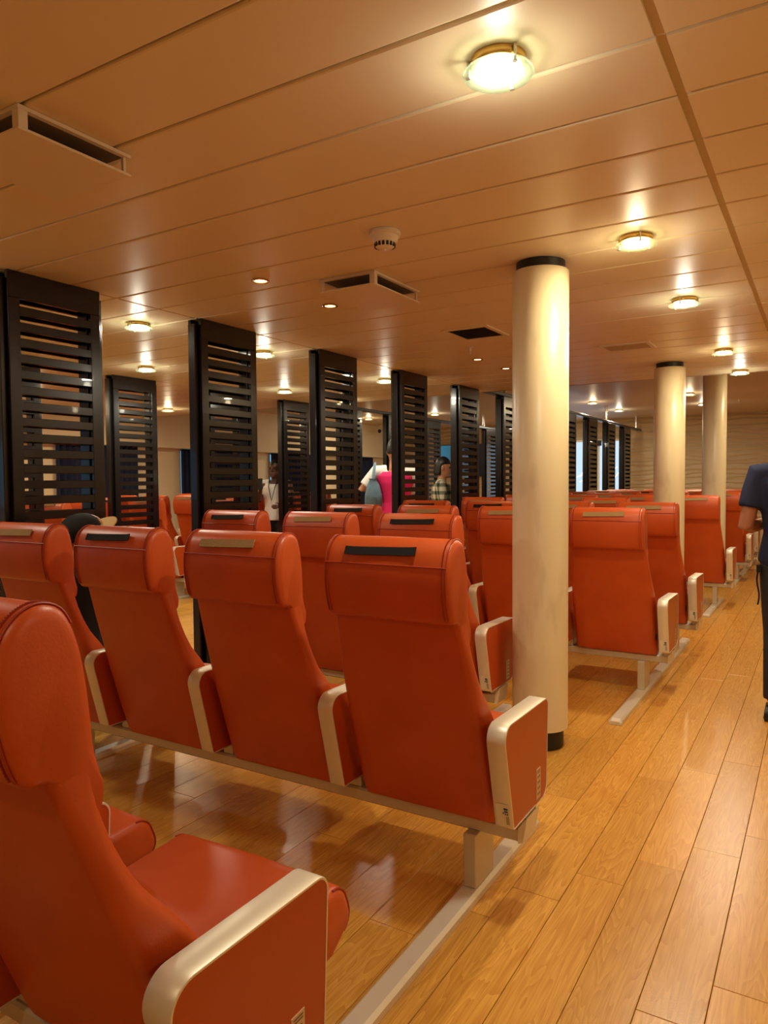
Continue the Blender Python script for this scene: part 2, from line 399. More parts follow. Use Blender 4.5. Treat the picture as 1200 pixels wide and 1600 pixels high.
def build_glass_doors():
    # backlit frosted glass doors in the far wall
    n = 0
    for x0 in (-5.62, -4.99, -4.36):
        n += 1; x1 = x0+.60; y = YW-.03
        p = MB(); p.box(x0, x1, y, y+.012, .05, 2.16)
        d = struct('door_%d' % n, p.mesh('door_pane', M['day'], False))
        f = MB()
        for a in ((x0-.015, x0+.03, 0, 2.2), (x1-.03, x1+.015, 0, 2.2), (x0+.03, x1-.03, 2.16, 2.2), (x0+.03, x1-.03, 0, .05)):
            f.box(a[0], a[1], y-.02, y+.02, a[2], a[3])
        obj('door_frame', f.mesh('door_frame', M['white'], False), d)
        h = MB(); cx = (x0+x1)/2
        h.tube([(cx-.16, y-.004, 1.36), (cx-.05, y-.004, 1.40), (cx+.02, y-.004, 1.52), (cx+.12, y-.004, 1.58)], [.012, .02, .02, .01], 6)
        h.tube([(cx-.10, y-.004, 1.25), (cx+.03, y-.004, 1.30), (cx+.15, y-.004, 1.45)], [.008, .016, .008], 6)
        obj('etched_mark', h.mesh('etched_mark', M['etch']), d)
    c = MB(); c.bbox(-4.40, -4.28, YW-.12, YW-.04, 2.06, 2.18, .01); tag(obj('door_closer', c.mesh('door_closer', M['black'])), 'small black box above the frosted glass doors at the far wall', 'door closer')
build_glass_doors()

# ================================================================= COLUMNS
def column(x, y, top, base, ztop, label):
    t = thing('column', label, 'column', (x, y, 0), 0, 'round cream columns')
    c = MB(); n = 48; R = .134; z0 = .095 if base else .0; z1 = ztop-(.045 if top else .001)
    c.lathe([(R-.012, z0), (R, z0), (R, z0+.25), (R, 1.2), (R, z1-.004), (R-.004, z1), (R-.014, z1)], n)
    obj('column_cover', c.mesh('column_cover', M['column'], True, 50), t)
    if top:
        k = MB(); k.lathe([(R-.018, 0), (R-.018, .044)], 40); obj('collar', k.mesh('collar', M['black']), t, (0, 0, ztop-.0455))
    if base:
        k = MB(); k.lathe([(R-.03, .001), (R-.02, .004), (R-.02, .10)], 40); obj('foot_ring', k.mesh('foot_ring', M['black']), t)
column(-1.18, 3.42, True, True, ZC, 'nearest cream round column with a black foot and collar')
column(-1.20, 6.98, True, True, ZC, 'second cream round column, behind the fifth seat row')
column(-1.13, 9.55, False, True, ZR, 'farthest cream round column, under the raised ceiling')

# ================================================================= LAMPS
def lamp_meshes(kind):
    a = MB(); a.lathe([(.066, 0), (.069, -.004), (.069, -.018), (.066, -.022), (.060, -.022), (.060, -.006)], 32)
    ring = a.mesh('lamp_ring', M['gold'])
    g = MB(); g.lathe([(.050, 0), (.088, 0), (.089, -.003), (.088, -.006), (.050, -.006)], 40, (0, 0, -.034), cap=False)
    g.f.append(None); g.f.pop()
    gl = MB(); gl.lathe([(.085, -.0335), (.088, -.037), (.085, -.0405)], 40)
    glass = gl.mesh('glass_disc', M['glass'])
    e = MB(); e.lathe([(.056, -.012), (.056, -.027), (.040, -.030), (.004, -.031)], 32); em = e.mesh('bulb', M['lamp_w' if kind == 'w' else 'lamp_c'])
    s = MB()
    for k in range(3):
        q = 2*PI*k/3+.5; s.lathe([(.004, -.001), (.004, -.040), (.006, -.041), (.006, -.044)], 8, (.074*math.cos(q), .074*math.sin(q), 0))
    studs = s.mesh('stud', M['chrome']); return ring, glass, em, studs
LM = {'w': lamp_meshes('w'), 'c': lamp_meshes('c')}
def lamp(x, y, z, kind, label, power=LAMP_W):
    t = thing('ceiling_lamp', label, 'lamp', (x, y, z), random.random()*3, 'round glass ceiling lamps')
    r, g, e, s = LM[kind]
    obj('lamp_ring', r, t); obj('glass_disc', g, t); obj('bulb', e, t); obj('stud', s, t)
    ld = bpy.data.lights.new('lamp_light', 'AREA'); ld.shape = 'DISK'; ld.size = .09; ld.energy = power; ld.spread = PI
    ld.color = WARM if kind == 'w' else COOL
    obj('lamp_light', ld, t, (0, 0, -.043))
    gd = bpy.data.lights.new('lamp_glow', 'POINT'); gd.energy = power*GLOW; gd.shadow_soft_size = .03; gd.color = ld.color
    obj('lamp_glow', gd, t, (0, 0, -.095))
ORD = 'first second third fourth fifth sixth seventh eighth ninth tenth eleventh twelfth'.split()
for i, (y, k) in enumerate(((1.727, 'c'), (3.276, 'w'), (4.542, 'c'), (6.476, 'w'), (7.80, 'c'))):
    lamp(-.705, y, ZC, k, '%s glass ceiling lamp along the aisle counted from the camera' % ORD[i])
lamp(-.705, -.6, ZC, 'w', 'glass ceiling lamp over the aisle behind the camera', LAMP_W*.5)
for i, (y, k) in enumerate(((3.263, 'c'), (4.507, 'c'), (6.376, 'c'))):
    lamp(-3.84, y, ZC, k, '%s glass ceiling lamp over the corridor between the two screen lines' % ORD[i])
lamp(-3.84, 1.5, ZC, 'c', 'glass ceiling lamp over the corridor left of the picture')
for i, (y, k) in enumerate(((4.51, 'c'), (6.47, 'c'), (7.7, 'w'))):
    lamp(-5.22, y, ZC, k, '%s glass ceiling lamp beside the far screen line' % ORD[i])
for y in (1.5, 3.2, 5.2, 7.2): lamp(-7.9, y, ZC, 'w', '%s added glass ceiling lamp over the far left seat block' % ORD[int(y/2)], LAMP_W*1.5)  # lamps added and strengthened to brighten the left wall
for i, y in enumerate((1.0, 3.5, 6.0)): lamp(1.5, y, ZC, 'w', '%s glass ceiling lamp right of the aisle outside the picture' % ORD[i], LAMP_W*.7)
for x, y, k, lb in ((-3.44, 12.7, 'w', 'left one of two warm lamps over the far railing'), (-3.40, 14.4, 'c', 'white lamp over the far end of the right railing'),
                    (-1.82, 12.3, 'w', 'warm lamp right of the second column under the raised ceiling'), (-1.86, 14.1, 'c', 'bluish lamp beside the farthest column under the raised ceiling'),
                    (-8.3, 13.1, 'w', 'warm lamp under the raised ceiling near the far left wall'), (-6.67, 13.0, 'c', 'bluish lamp over the far railing of the far line'),
                    (-5.2, 15.2, 'c', 'white lamp in front of the frosted glass doors'), (-.15, 9.6, 'w', 'added unseen warm lamp over the aisle, brightening the farthest column')):  # last lamp is added out of view to brighten the farthest column
    lamp(x, y, ZR, k, lb, LAMP_W*1.6)
def spot_mesh():
    a = MB(); a.lathe([(.030, .0), (.045, -.002), (.047, -.006), (.044, -.009), (.034, -.008), (.032, -.002)], 32)
    e = MB(); e.lathe([(.031, -.001), (.030, -.005), (.004, -.006)], 24)
    return a.mesh('spot_ring', M['gold']), e.mesh('spot_bulb', M['spot_w'])
SPM = spot_mesh()
for i, (x, y) in enumerate(((-2.505, 2.921), (-2.512, 3.551), (-2.555, 5.79), (-2.54, 6.40))):
    t = thing('recessed_spotlight', '%s small warm recessed spotlight over the seats counted from the camera' % ORD[i], 'spotlight', (x, y, ZC), 0, 'small recessed spotlights')
    obj('spot_ring', SPM[0], t); obj('spot_bulb', SPM[1], t)
    ld = bpy.data.lights.new('spot_light', 'SPOT'); ld.energy = SPOT_W*4; ld.spot_size = 1.9; ld.spot_blend = .6; ld.shadow_soft_size = .03; ld.color = (1, .62, .28)
    obj('spot_light', ld, t, (0, 0, -.02))

# ================================================================= CEILING FITTINGS
def air_vent(x0, x1, y0, y1, label):
    t = thing('air_diffuser', label, 'vent', ((x0+x1)/2, (y0+y1)/2, ZC), 0, 'square two-plate air diffusers')
    hx, hy = (x1-x0)/2, (y1-y0)/2
    p = MB()
    for a in ((-hx, hx, -hy, -hy+.018), (-hx, hx, hy-.018, hy), (-hx, -hx+.018, -hy+.018, hy-.018), (hx-.018, hx, -hy+.018, hy-.018)):
        p.box(a[0], a[1], a[2], a[3], -.012, -.0015)
    obj('upper_plate', p.mesh('upper_plate', M['white'], False), t)
    q = MB(); q.bbox(-hx, hx, -hy, hy, -.068, -.060, .002); obj('lower_plate', q.mesh('lower_plate', M['white'], False), t)
    d = MB(); d.box(-hx+.018, hx-.018, -hy+.018, hy-.018, -.0119, -.0016); obj('duct_opening', d.mesh('duct_opening', M['duct'], False), t)
    for sx in (-1, 1):
        for sy in (-1, 1):
            c = MB(); cx, cy = sx*(hx-.016), sy*(hy-.016); big = sx > 0 and sy < 0
            r = .014 if big else .005; c.box(cx-r, cx+r, cy-r, cy+r, -.060, -.012); obj('spacer', c.mesh('spacer', M['white'], False), t)
air_vent(-2.27, -1.90, 1.22, 1.60, 'large white two-plate air diffuser on the ceiling at upper left')
air_vent(-2.25, -1.91, 3.08, 3.55, 'white two-plate air diffuser below the smoke detector')
def flat_vent(x0, x1, y0, y1, label, m):
    t = thing('ceiling_grille', label, 'vent', ((x0+x1)/2, (y0+y1)/2, ZC), 0, 'flush ceiling grilles'); hx, hy = (x1-x0)/2, (y1-y0)/2
    f = MB()
    for a in ((-hx, hx, -hy, -hy+.03), (-hx, hx, hy-.03, hy), (-hx, -hx+.03, -hy+.03, hy-.03), (hx-.03, hx, -hy+.03, hy-.03)):
        f.box(a[0], a[1], a[2], a[3], -.010, -.0005)
    obj('grille_frame', f.mesh('grille_frame', M['white'] if m else M['ceil'], False), t)
    b = MB(); b.box(-hx+.03, hx-.03, -hy+.03, hy-.03, -.004, -.0005); obj('grille_back', b.mesh('grille_back', M['strip'] if m else M['dark'], False), t)
    k = 0; yy = -hy+.05
    lv = MB(); lv.box(-hx+.031, hx-.031, -.004, .004, -.009, -.0042); lme = lv.mesh('louvre', M['strip'] if m else M['black'], False)
    while yy < hy-.04: obj('louvre', lme, t, (0, yy, 0)); yy += .03
flat_vent(-2.28, -1.94, 4.55, 4.95, 'dark flush square grille left of the nearest column', 0)
flat_vent(-1.52, -1.14, 5.75, 6.05, 'pale flush rectangular grille right of the nearest column', 1)
def smoke():
    t = thing('smoke_detector', 'white domed smoke detector with dark slots on the ceiling', 'smoke detector', (-1.585, 2.64, ZC))
    a = MB(); a.lathe([(.062, -.0005), (.066, -.006), (.066, -.018), (.060, -.022)], 36); obj('detector_base', a.mesh('detector_base', M['white']), t)
    b = MB(); b.lathe([(.058, -.022), (.055, -.036), (.044, -.050), (.040, -.064), (.028, -.072), (.006, -.074), (.004, -.078)], 36); obj('detector_dome', b.mesh('detector_dome', M['white']), t)
    s = MB(); s.box(-.005, .005, -.002, .002, -.010, .010); sm = s.mesh('slot', M['black'], False)
    for k in range(16):
        q = 2*PI*k/16; obj('slot', sm, t, (.0425*math.cos(q), .0425*math.sin(q), -.056), (0, 0, q+PI/2))
smoke()
def sprinkler(x, y, z, label):
    t = MB(); t.lathe([(.028, -.0005), (.028, -.006), (.010, -.008), (.009, -.03), (.004, -.032), (.004, -.05), (.022, -.052), (.022, -.055), (.004, -.056)], 16)
    tag(obj('sprinkler', t.mesh('sprinkler', M['alu']), None, (x, y, z)), label, 'sprinkler', 'ceiling sprinklers')
sprinkler(-2.38, 5.25, ZC, 'small sprinkler head on the panelled ceiling beside the dark grille')
sprinkler(-1.35, 12.2, ZR, 'sprinkler under the raised ceiling, nearer of two right of farthest column')
sprinkler(-1.25, 13.8, ZR, 'sprinkler under the raised ceiling, farther of two right of farthest column')

# ================================================================= SLATTED SCREENS
SW = 0.585
def screen_meshes():
    d = {}
    T = .024; hw = SW/2-.03; Zt = ZC-.001
    s = MB(); s.bbox(-T/2, T/2, -.03, .03, .002, Zt-.13, .002); d['stile'] = s.mesh('stile', M['espresso'], False)
    r = MB(); r.bbox(-T/2, T/2, -hw, hw, -.065, .065, .002); d['top_rail'] = r.mesh('top_rail', M['espresso'], False)
    b = MB(); b.bbox(-T/2, T/2, -hw, hw, -.05, .05, .002); d['bottom_rail'] = b.mesh('bottom_rail', M['espresso'], False)
    l = MB(); l.bbox(-T/2+.002, T/2-.002, -hw+.055, hw-.055, -.021, .021, .002); d['slat'] = l.mesh('slat', M['espresso'], False)
    p = MB(); p.bbox(-.03, .03, -.05, .05, .001, Zt-.035, .003); d['post'] = p.mesh('post', M['espresso'], False)
    return d
SM = screen_meshes()
def screen(x, y0, label, group, tone=None):
    t = thing('slatted_screen', label, 'screen', (x, y0+SW/2, 0), 0, group)
    hw = SW/2-.03
    for sx in (-.045, .045):
        for sy in (-1, 1): obj('stile', SM['stile'], t, (sx, sy*(hw-.031), 0))
        obj('top_rail', SM['top_rail'], t, (sx, 0, ZC-.001-.065))
        obj('bottom_rail', SM['bottom_rail'], t, (sx, 0, .052+.002))
        z = ZC-.13-.0375-.021
        while z > .13: obj('slat', SM['slat'], t, (sx, 0, z)); z -= .078
    for sy in (-1, 1): obj('post', SM['post'], t, (0, sy*(SW/2-.05), 0))
for k in range(11):
    screen(XS, 2.07+1.277*k, 'dark brown slatted screen, %s from the camera in the near line by the seats' % ORD[k], 'slatted screens of the near line')
for k in range(9):
    screen(XL, 3.33+1.29*k, 'dark brown slatted screen, %s in the far line beyond the corridor' % ORD[k], 'slatted screens of the far line')
def railing(x, y0, y1, label):
    t = thing('top_railing', label, 'railing', (x, y0, ZC), 0, 'dark railings over the far screens')
    b = MB(); b.bbox(-.05, .05, 0, y1-y0, 0.001, .045, .006); obj('rail', b.mesh('rail', M['railm'], False), t)
    p = MB(); p.lathe([(.022, .044), (.022, ZR-ZC-.014), (.04, ZR-ZC-.012), (.04, ZR-ZC-.001)], 16); pm = p.mesh('hanger_post', M['chrome'])
    y = .6
    while y < y1-y0: obj('hanger_post', pm, t, (0, y, 0)); y += 2.5
railing(XS, 8.05, 16.45, 'dark top railing with steel hangers over the near screen line')
railing(XL, 8.05, 16.45, 'dark top railing with steel hangers over the far screen line')

# ================================================================= SEATS
def seat_meshes():
    d = {}
    # backrest: (z, rear y, front y, half width)
    prof = [(.245, .030, .115, .228), (.25, .012, .128, .238), (.27, .001, .132, .242), (.36, -.029, .112, .243), (.48, -.066, .070, .243), (.60, -.103, .000, .241),
            (.68, -.128, -.060, .236), (.76, -.153, -.100, .228), (.84, -.178, -.122, .219), (.90, -.197, -.121, .2135), (.95, -.208, -.124, .2125), (1.0, -.215, -.128, .207), (1.07, -.210, -.145, .203), (1.085, -.20, -.155, .19)]
    zs = [tuple(p) for p in smooth_loop(prof, 3, False)] if False else prof
    rings = []
    for z, yr, yf, w in zs:
        yc, t = (yr+yf)/2, (yf-yr)/2
        lp = rounded([(-w, yc-t), (w, yc-t), (w, yc+t), (-w, yc+t)], [.020 if .83 < z < .97 else min(.030, t*.9)]*4, 5)
        rings.append([(x, y, z) for x, y in lp])
    # densify along z
    R2 = []
    for i in range(len(rings)-1):
        n = 3
        for k in range(n):
            t = k/n
            g = lambda j: rings[max(0, min(len(rings)-1, j))]
            p0, p1, p2, p3 = g(i-1), g(i), g(i+1), g(i+2)
            R2.append([tuple(0.5*((2*b)+(c-a)*t+(2*a-5*b+4*c-e)*t*t+(3*b-a-3*c+e)*t**3) for a, b, c, e in zip(A, B, Cc, D)) for A, B, Cc, D in zip(p0, p1, p2, p3)])
    R2.append(rings[-1])
    m = MB(); m.loft(R2); d['backrest'] = m.mesh('backrest', M['leather'], True, 60)
    # headrest: teardrop roll extruded across
    hp = [(-.196, .895), (-.224, .900), (-.240, .93), (-.251, .98), (-.254, 1.03), (-.249, 1.07), (-.236, 1.105), (-.212, 1.128), (-.183, 1.136), (-.153, 1.124),
          (-.135, 1.09), (-.124, 1.04), (-.119, .98), (-.117, .92), (-.114, .87), (-.122, .832), (-.145, .846), (-.170, .872)]
    loop = smooth_loop(hp, 4); d['_hp'] = loop
    hw = .214
    rings = []
    for x, ins in ((-hw, .022), (-hw+.002, .013), (-hw+.006, .006), (-hw+.013, .001), (-hw+.02, 0), (0, -.001), (hw-.02, 0), (hw-.013, .001), (hw-.006, .006), (hw-.002, .013), (hw, .022)):
        rings.append([(x, y+(y2-y)*q, z+(z2-z)*q) for (y, z), (y2, z2) in zip(loop, inset(loop, ins)) for q in [max(0, min(1, (z-.868)/.05))]])
    m = MB(); m.loft(rings); d['headrest'] = m.mesh('headrest', M['leather'], True, 60)
    # piping: side seams and horizontal seam under the cap, with stitches
    m = MB()
    lp2 = inset(loop, -.0005)
    arc = [p for p in lp2 if p[1] > .905 and (p[0] < -.18 or p[1] > 1.1)]
    arc.sort(key=lambda p: math.atan2(p[1]-1.02, p[0]+.18) % (2*PI))
    for sx in (-1, 1):
        pts = [(sx*(hw-.013), y, z) for y, z in arc]
        m.tube(pts, .0019, 6)
    ys = min(lp2, key=lambda p: (abs(p[1]-1.062) if p[0] < -.2 else 9))
    m.tube([(x, ys[0]-.0005, ys[1]) for x in (-hw+.012, -.1, 0, .1, hw-.012)], .0026, 6)
    for sx in (-1, 1):
        for i in range(0, len(arc)-1):
            for f in (.15, .65):
                y = arc[i][0]*(1-f)+arc[i+1][0]*f; z = arc[i][1]*(1-f)+arc[i+1][1]*f
                x = sx*(hw-.024); m.box(x-.0012, x+.0012, y-.0025, y+.0018, z-.0025, z+.0025)
    d['piping'] = m.mesh('piping', M['seam'], True, 60)
    # hook tape strip lying on the cap
    seg = [p for p in loop if p[0] < -.19 and 1.075 < p[1] < 1.115]; seg.sort(key=lambda p: p[1])
    mid = Vector(seg[len(seg)//2]); tdir = (Vector(seg[-1])-Vector(seg[0])).normalized(); nrm = Vector((-tdir.y, tdir.x))
    for key, mm, curl in (('strip_black', 'black_cloth', .005), ('strip_tan', 'tan', .0015)):
        m = MB(); rings = []
        for i in range(13):
            x = -.118+.236*i/12+(-.012); u = abs(i-6)/6; off = .002+curl*u**6; wd = .0125 if key == 'strip_black' else .014; th = .004
            tilt = .003*(i-6)/6
            q = []
            for a, b in ((-wd, 0), (wd, 0), (wd, th), (-wd, th)):
                p = mid + tdir*(a+tilt) + nrm*(off+b); q.append((x, p.x, p.y))
            rings.append(q)
        m.loft(rings); d[key] = m.mesh(key, M[mm], False)
    # cushion
    cp = rounded([(.03, .445), (.425, .464), (.462, .372), (.38, .318), (.03, .33)], [.02, .05, .045, .03, .02], 6)
    hwc = .236; rings = []
    for x, ins in ((-hwc, .02), (-hwc+.003, .011), (-hwc+.009, .004), (-hwc+.018, 0), (0, -.006), (hwc-.018, 0), (hwc-.009, .004), (hwc-.003, .011), (hwc, .02)):
        rings.append([(x, y, z) for y, z in inset(cp, ins)])
    m = MB(); m.loft(rings); d['seat_cushion'] = m.mesh('seat_cushion', M['leather'], True, 60)
    m = MB()
    m.tube([(hwc-.008, y, z) for y, z in inset(cp, .003) if y > .1 and z > .35], .0022, 6)
    d['cushion_piping'] = m.mesh('cushion_piping', M['seam'])
    m = MB(); m.bbox(-.20, .20, .06, .34, .285, .327, .006); d['seat_pan'] = m.mesh('seat_pan', M['black'], False)
    # armrest
    ap = rounded([(-.145, .606), (.243, .600), (.226, .283), (-.064, .283)], [.046, .032, .042, .012], 8); d['_ap'] = ap
    wx = .0285; inn = inset(ap, .005)
    m = MB(); rings = [[(-wx, y, z) for y, z in inset(ap, .0015)], [(-wx+.002, y, z) for y, z in ap], [(wx-.002, y, z) for y, z in ap], [(wx, y, z) for y, z in inset(ap, .0015)],
                       [(wx, y, z) for y, z in inn], [(-wx, y, z) for y, z in inn], [(-wx, y, z) for y, z in inset(ap, .0015)]]
    m.loft(rings, False); d['armrest'] = m.mesh('armrest', M['alu'], True, 50)
    m = MB(); m.loft([[(x, y, z) for y, z in inset(ap, .0046)] for x in (-wx+.001, wx-.001)]); d['armrest_panel'] = m.mesh('armrest_panel', M['leather_panel'], False)
    # sticker on the rear edge of the armrest, near its foot (text strokes set sideways)
    def rearpt(z):
        a = Vector((-.145, .606)); b = Vector((-.064, .283)); t = (z-a.y)/(b.y-a.y); return a+(b-a)*t
    m = MB(); p0, p1 = rearpt(.295), rearpt(.365)
    m.add([(-.021, p0.x-.0012, p0.y), (.021, p0.x-.0012, p0.y), (.021, p1.x-.0012, p1.y), (-.021, p1.x-.0012, p1.y)], [(0, 1, 2, 3)], 0)
    def mark(xa, xb, za, zb, mi):
        q0, q1 = rearpt(za), rearpt(zb); m.add([(xa, q0.x-.002, za), (xb, q0.x-.002, za), (xb, q1.x-.002, zb), (xa, q1.x-.002, zb)], [(0, 1, 2, 3)], mi)
    for a in ((.003, .016, .347, .353, 1), (.004, .016, .339, .344, 1), (-.001, .004, .334, .338, 1), (.006, .010, .331, .336, 1), (.012, .016, .331, .336, 1), (.009, .0105, .300, .327, 2), (.0125, .014, .300, .327, 2), (.0158, .0172, .300, .327, 2)): mark(*a)
    d['sticker'] = m.mesh('sticker', [M['sticker'], M['ink'], M['inkbrown']], False)
    m = MB(); x = wx+.0004; m.box(wx-.001, x, .130, .166, .300, .395)
    for r in range(4):
        for c2 in range(2):
            y = .138+c2*.013; z = .310+r*.018
            m.add([(x+.0004, y, z), (x+.0004, y+.008, z+.003), (x+.0004, y+.008, z+.008), (x+.0004, y, z+.010)], [(0, 1, 2, 3)], 1)
    for z in (.381, .387): m.add([(x+.0004, .135, z), (x+.0004, .161, z), (x+.0004, .161, z+.003), (x+.0004, .135, z+.003)], [(0, 1, 2, 3)], 1)
    d['instruction_plate'] = m.mesh('instruction_plate', [M['plate'], M['inkbrown']], False)
    m = MB(); m.bbox(.2400, .2455, -.018, .004, .345, .385, .002); d['recline_button'] = m.mesh('recline_button', M['black'], False)
    m = MB(); m.bbox(-.011, .011, -.0015, .0015, -.003, .003, .0008); d['tag'] = m.mesh('care_tag', M['sticker'], False)
    return d
SE = seat_meshes()
PITCH = 0.595
X0 = -1.078
def seat(x, y, strip, label, group, aisle=False, left=False, recl=0.0, detail=True, lift=0.0):
    t = thing('passenger_seat', label, 'seat', (x, y, 0), 0, group)
    def rc(o):       # recline about the hip
        if recl:
            c = Matrix.Translation((0, .06, .35)); o.matrix_local = Matrix.Translation((0, 0, lift)) @ c @ Matrix.Rotation(recl, 4, 'X') @ c.inverted()
    b = obj('backrest', SE['backrest'], t); rc(b)
    h = obj('headrest', SE['headrest'], t); rc(h)
    if detail: obj('piping', SE['piping'], h)
    if strip: obj('fastener_strip', SE['strip_'+strip], h)['label'] = 'black hook tape strip' if strip == 'black' else 'tan hook tape strip'
    c = obj('seat_cushion', SE['seat_cushion'], t)
    if detail:
        obj('piping', SE['cushion_piping'], c); obj('piping', SE['cushion_piping'], c, (-2*(.236-.008), 0, 0))
    obj('seat_pan', SE['seat_pan'], t)
    obj('recline_button', SE['recline_button'], b)
    for sx in ((1, -1) if left else (1,)):
        a = obj('armrest', SE['armrest'], t, (sx*PITCH/2, 0, 0)); a['label'] = 'armrest with brushed aluminium band'
        obj('armrest_panel', SE['armrest_panel'], a)
        if aisle and sx > 0:
            obj('sticker', SE['sticker'], a)['label'] = 'white sticker with blue print'
            obj('instruction_plate', SE['instruction_plate'], a)['label'] = 'beige instruction plate'
    return t
def bench_frame(xs, y, label, group):
    """beam and two legs that carry one row of seats"""
    x1 = max(xs)+PITCH/2+.02; x0 = min(xs)-PITCH/2-.02
    t = thing('seat_frame', label, 'seat frame', ((x0+x1)/2, y, 0), 0, group); cx = (x0+x1)/2
    b = MB(); b.bbox(x0-cx, x1-cx-.012, .035, .150, .200, .2435, .006); obj('beam', b.mesh('beam', M['alu_dull'], False), t)
    e = MB(); xe = x1-cx
    e.loft([[(xe-.016, .032, .197), (xe-.016, .153, .197), (xe-.016, .153, .2435), (xe-.016, .032, .2435)], [(xe-.002, .036, .200), (xe-.002, .149, .200), (xe+.012, .149, .282), (xe+.012, .036, .282)]])
    obj('end_cap', e.mesh('end_cap', M['white'], False), t)
    k = MB(); k.bbox(-.024, .024, .045, .140, .2425, .2825, .003); km = k.mesh('bracket', M['alu_dull'], False)
    for q in [max(xs)+PITCH/2]+[q_-PITCH/2 for q_ in xs]: obj('bracket', km, t, (q-cx, 0, 0))
    xl = [max(xs)+.153, min(xs)-.07]
    for q in xl:
        l = MB(); l.bbox(-.021, .021, .005, .150, .0305, .201, .003); obj('leg', l.mesh('leg', M['alu_dull'], False), t, (q-cx, 0, 0))
    return xl
def floor_rail(x, y0, y1, label):
    b = MB(); w = .033
    b.loft([[(-w, 0, .001), (w, 0, .001), (w, 0, .012), (w-.012, 0, .020), (-w+.012, 0, .020), (-w, 0, .012)],
            [(-w, .03, .001), (w, .03, .001), (w, .03, .020), (w-.010, .03, .0300), (-w+.010, .03, .0300), (-w, .03, .020)],
            [(-w, y1-y0, .001), (w, y1-y0, .001), (w, y1-y0, .020), (w-.010, y1-y0, .0300), (-w+.010, y1-y0, .0300), (-w, y1-y0, .020)]])
    tag(obj('floor_rail', b.mesh('floor_rail', M['alu'], False), None, (x, y0, 0)), label, 'rail', 'aluminium floor rails under the seats')
ROWS = [  # y, first seat index, strips from the aisle, name, recline
    (0.798, 0, ('tan', 'tan'), 'row nearest the camera', 0.055),
    (2.02, 0, ('black', 'tan', 'black', 'tan'), 'second row from the camera', 0.0),
    (3.27, 1, ('black', 'tan', 'black'), 'third row from the camera', -0.02),
    (4.50, 0, ('tan', 'tan', 'tan', 'black'), 'fourth row behind nearest column', 0.0),
    (5.60, 0, ('tan', 'tan', 'black', 'black'), 'fifth row from the camera', 0.0),
    (6.80, 1, ('tan', 'tan', 'tan'), 'sixth row beside second column', 0.0),
    (7.97, 0, ('tan', 'tan', 'tan', 'tan'), 'seventh row from the camera', 0.0),
    (9.05, 1, ('black', 'tan', 'tan'), 'eighth row from the camera', 0.0),
    (10.13, 0, ('tan', 'tan', 'tan', 'tan'), 'ninth row from the camera', 0.0),
    (11.25, 0, ('tan', 'tan', 'black', 'tan'), 'tenth row from the camera', 0.0),
    (12.40, 0, ('tan', 'black', 'tan', 'tan'), 'last row', 0.0),
]
POS = ['aisle seat', 'second from the aisle', 'third from the aisle', 'fourth from the aisle']
FX = []
for y, i0, strips, nm, recl in ROWS:
    xs = []
    for j, st in enumerate(strips):
        x = X0-PITCH*(i0+j); xs.append(x)
        seat(x, y, st, 'orange-red seat with %s headrest strip, %s, %s' % (st, POS[i0+j], nm), 'orange passenger seats by the aisle',
             aisle=(j == 0), left=(j == len(strips)-1), recl=recl, detail=y < 7, lift=.022 if y < 1 else 0)
    xl = bench_frame(xs, y, 'aluminium beam and legs under the %s' % nm, 'aluminium seat frames'); FX.append((y, xl))
for i, (y0, y1, nm) in enumerate(((.15, 2.58, 'the two nearest rows'), (3.87, 6.17, 'the fourth and fifth rows'), (7.34, 8.42, 'the seventh row'), (9.73, 12.9, 'the last rows'))):
    floor_rail(-.925, y0, y1, 'aluminium floor rail along the aisle under %s' % nm)
    floor_rail(X0-PITCH*3-.07, y0, y1, 'aluminium floor rail by the screens under %s' % nm)
floor_rail(X0-PITCH+.153, 2.75, 3.84, 'aluminium floor rail left of the nearest column')
floor_rail(X0-PITCH*3-.07, 2.75, 3.84, 'aluminium floor rail by the screens under the third row')
floor_rail(X0-PITCH+.153, 6.3, 7.3, 'aluminium floor rail left of the second column'); floor_rail(X0-PITCH*3-.07, 6.3, 7.3, 'aluminium floor rail by the screens under the sixth row')
floor_rail(X0-PITCH+.153, 8.6, 9.6, 'aluminium floor rail left of the farthest column'); floor_rail(X0-PITCH*3-.07, 8.6, 9.6, 'aluminium floor rail by the screens under the eighth row')
floor_rail(X0-PITCH-.07, .15, 1.2, 'aluminium floor rail at left under the nearest row')
LX0 = -6.33
for r, y in enumerate((3.3, 4.5, 5.65, 6.8, 7.97, 9.6)):
    xs = []
    for j in range(4):
        x = LX0-PITCH*j; xs.append(x)
        seat(x, y, 'tan' if (j+r) % 3 else 'black', 'orange-red seat in far left block, %s from the screens, %s row' % (ORD[j], ORD[r]), 'orange seats of the far left block',
             left=(j == 3), detail=False)
    xl = bench_frame(xs, y, 'aluminium frame under the %s row of the far left block' % ORD[r], 'aluminium seat frames')
    for x, nm in zip(xl, ('near', 'window')): floor_rail(x, y-.5, y+.55, 'aluminium floor rail on the %s side under %s row of far left block' % (nm, ORD[r]))

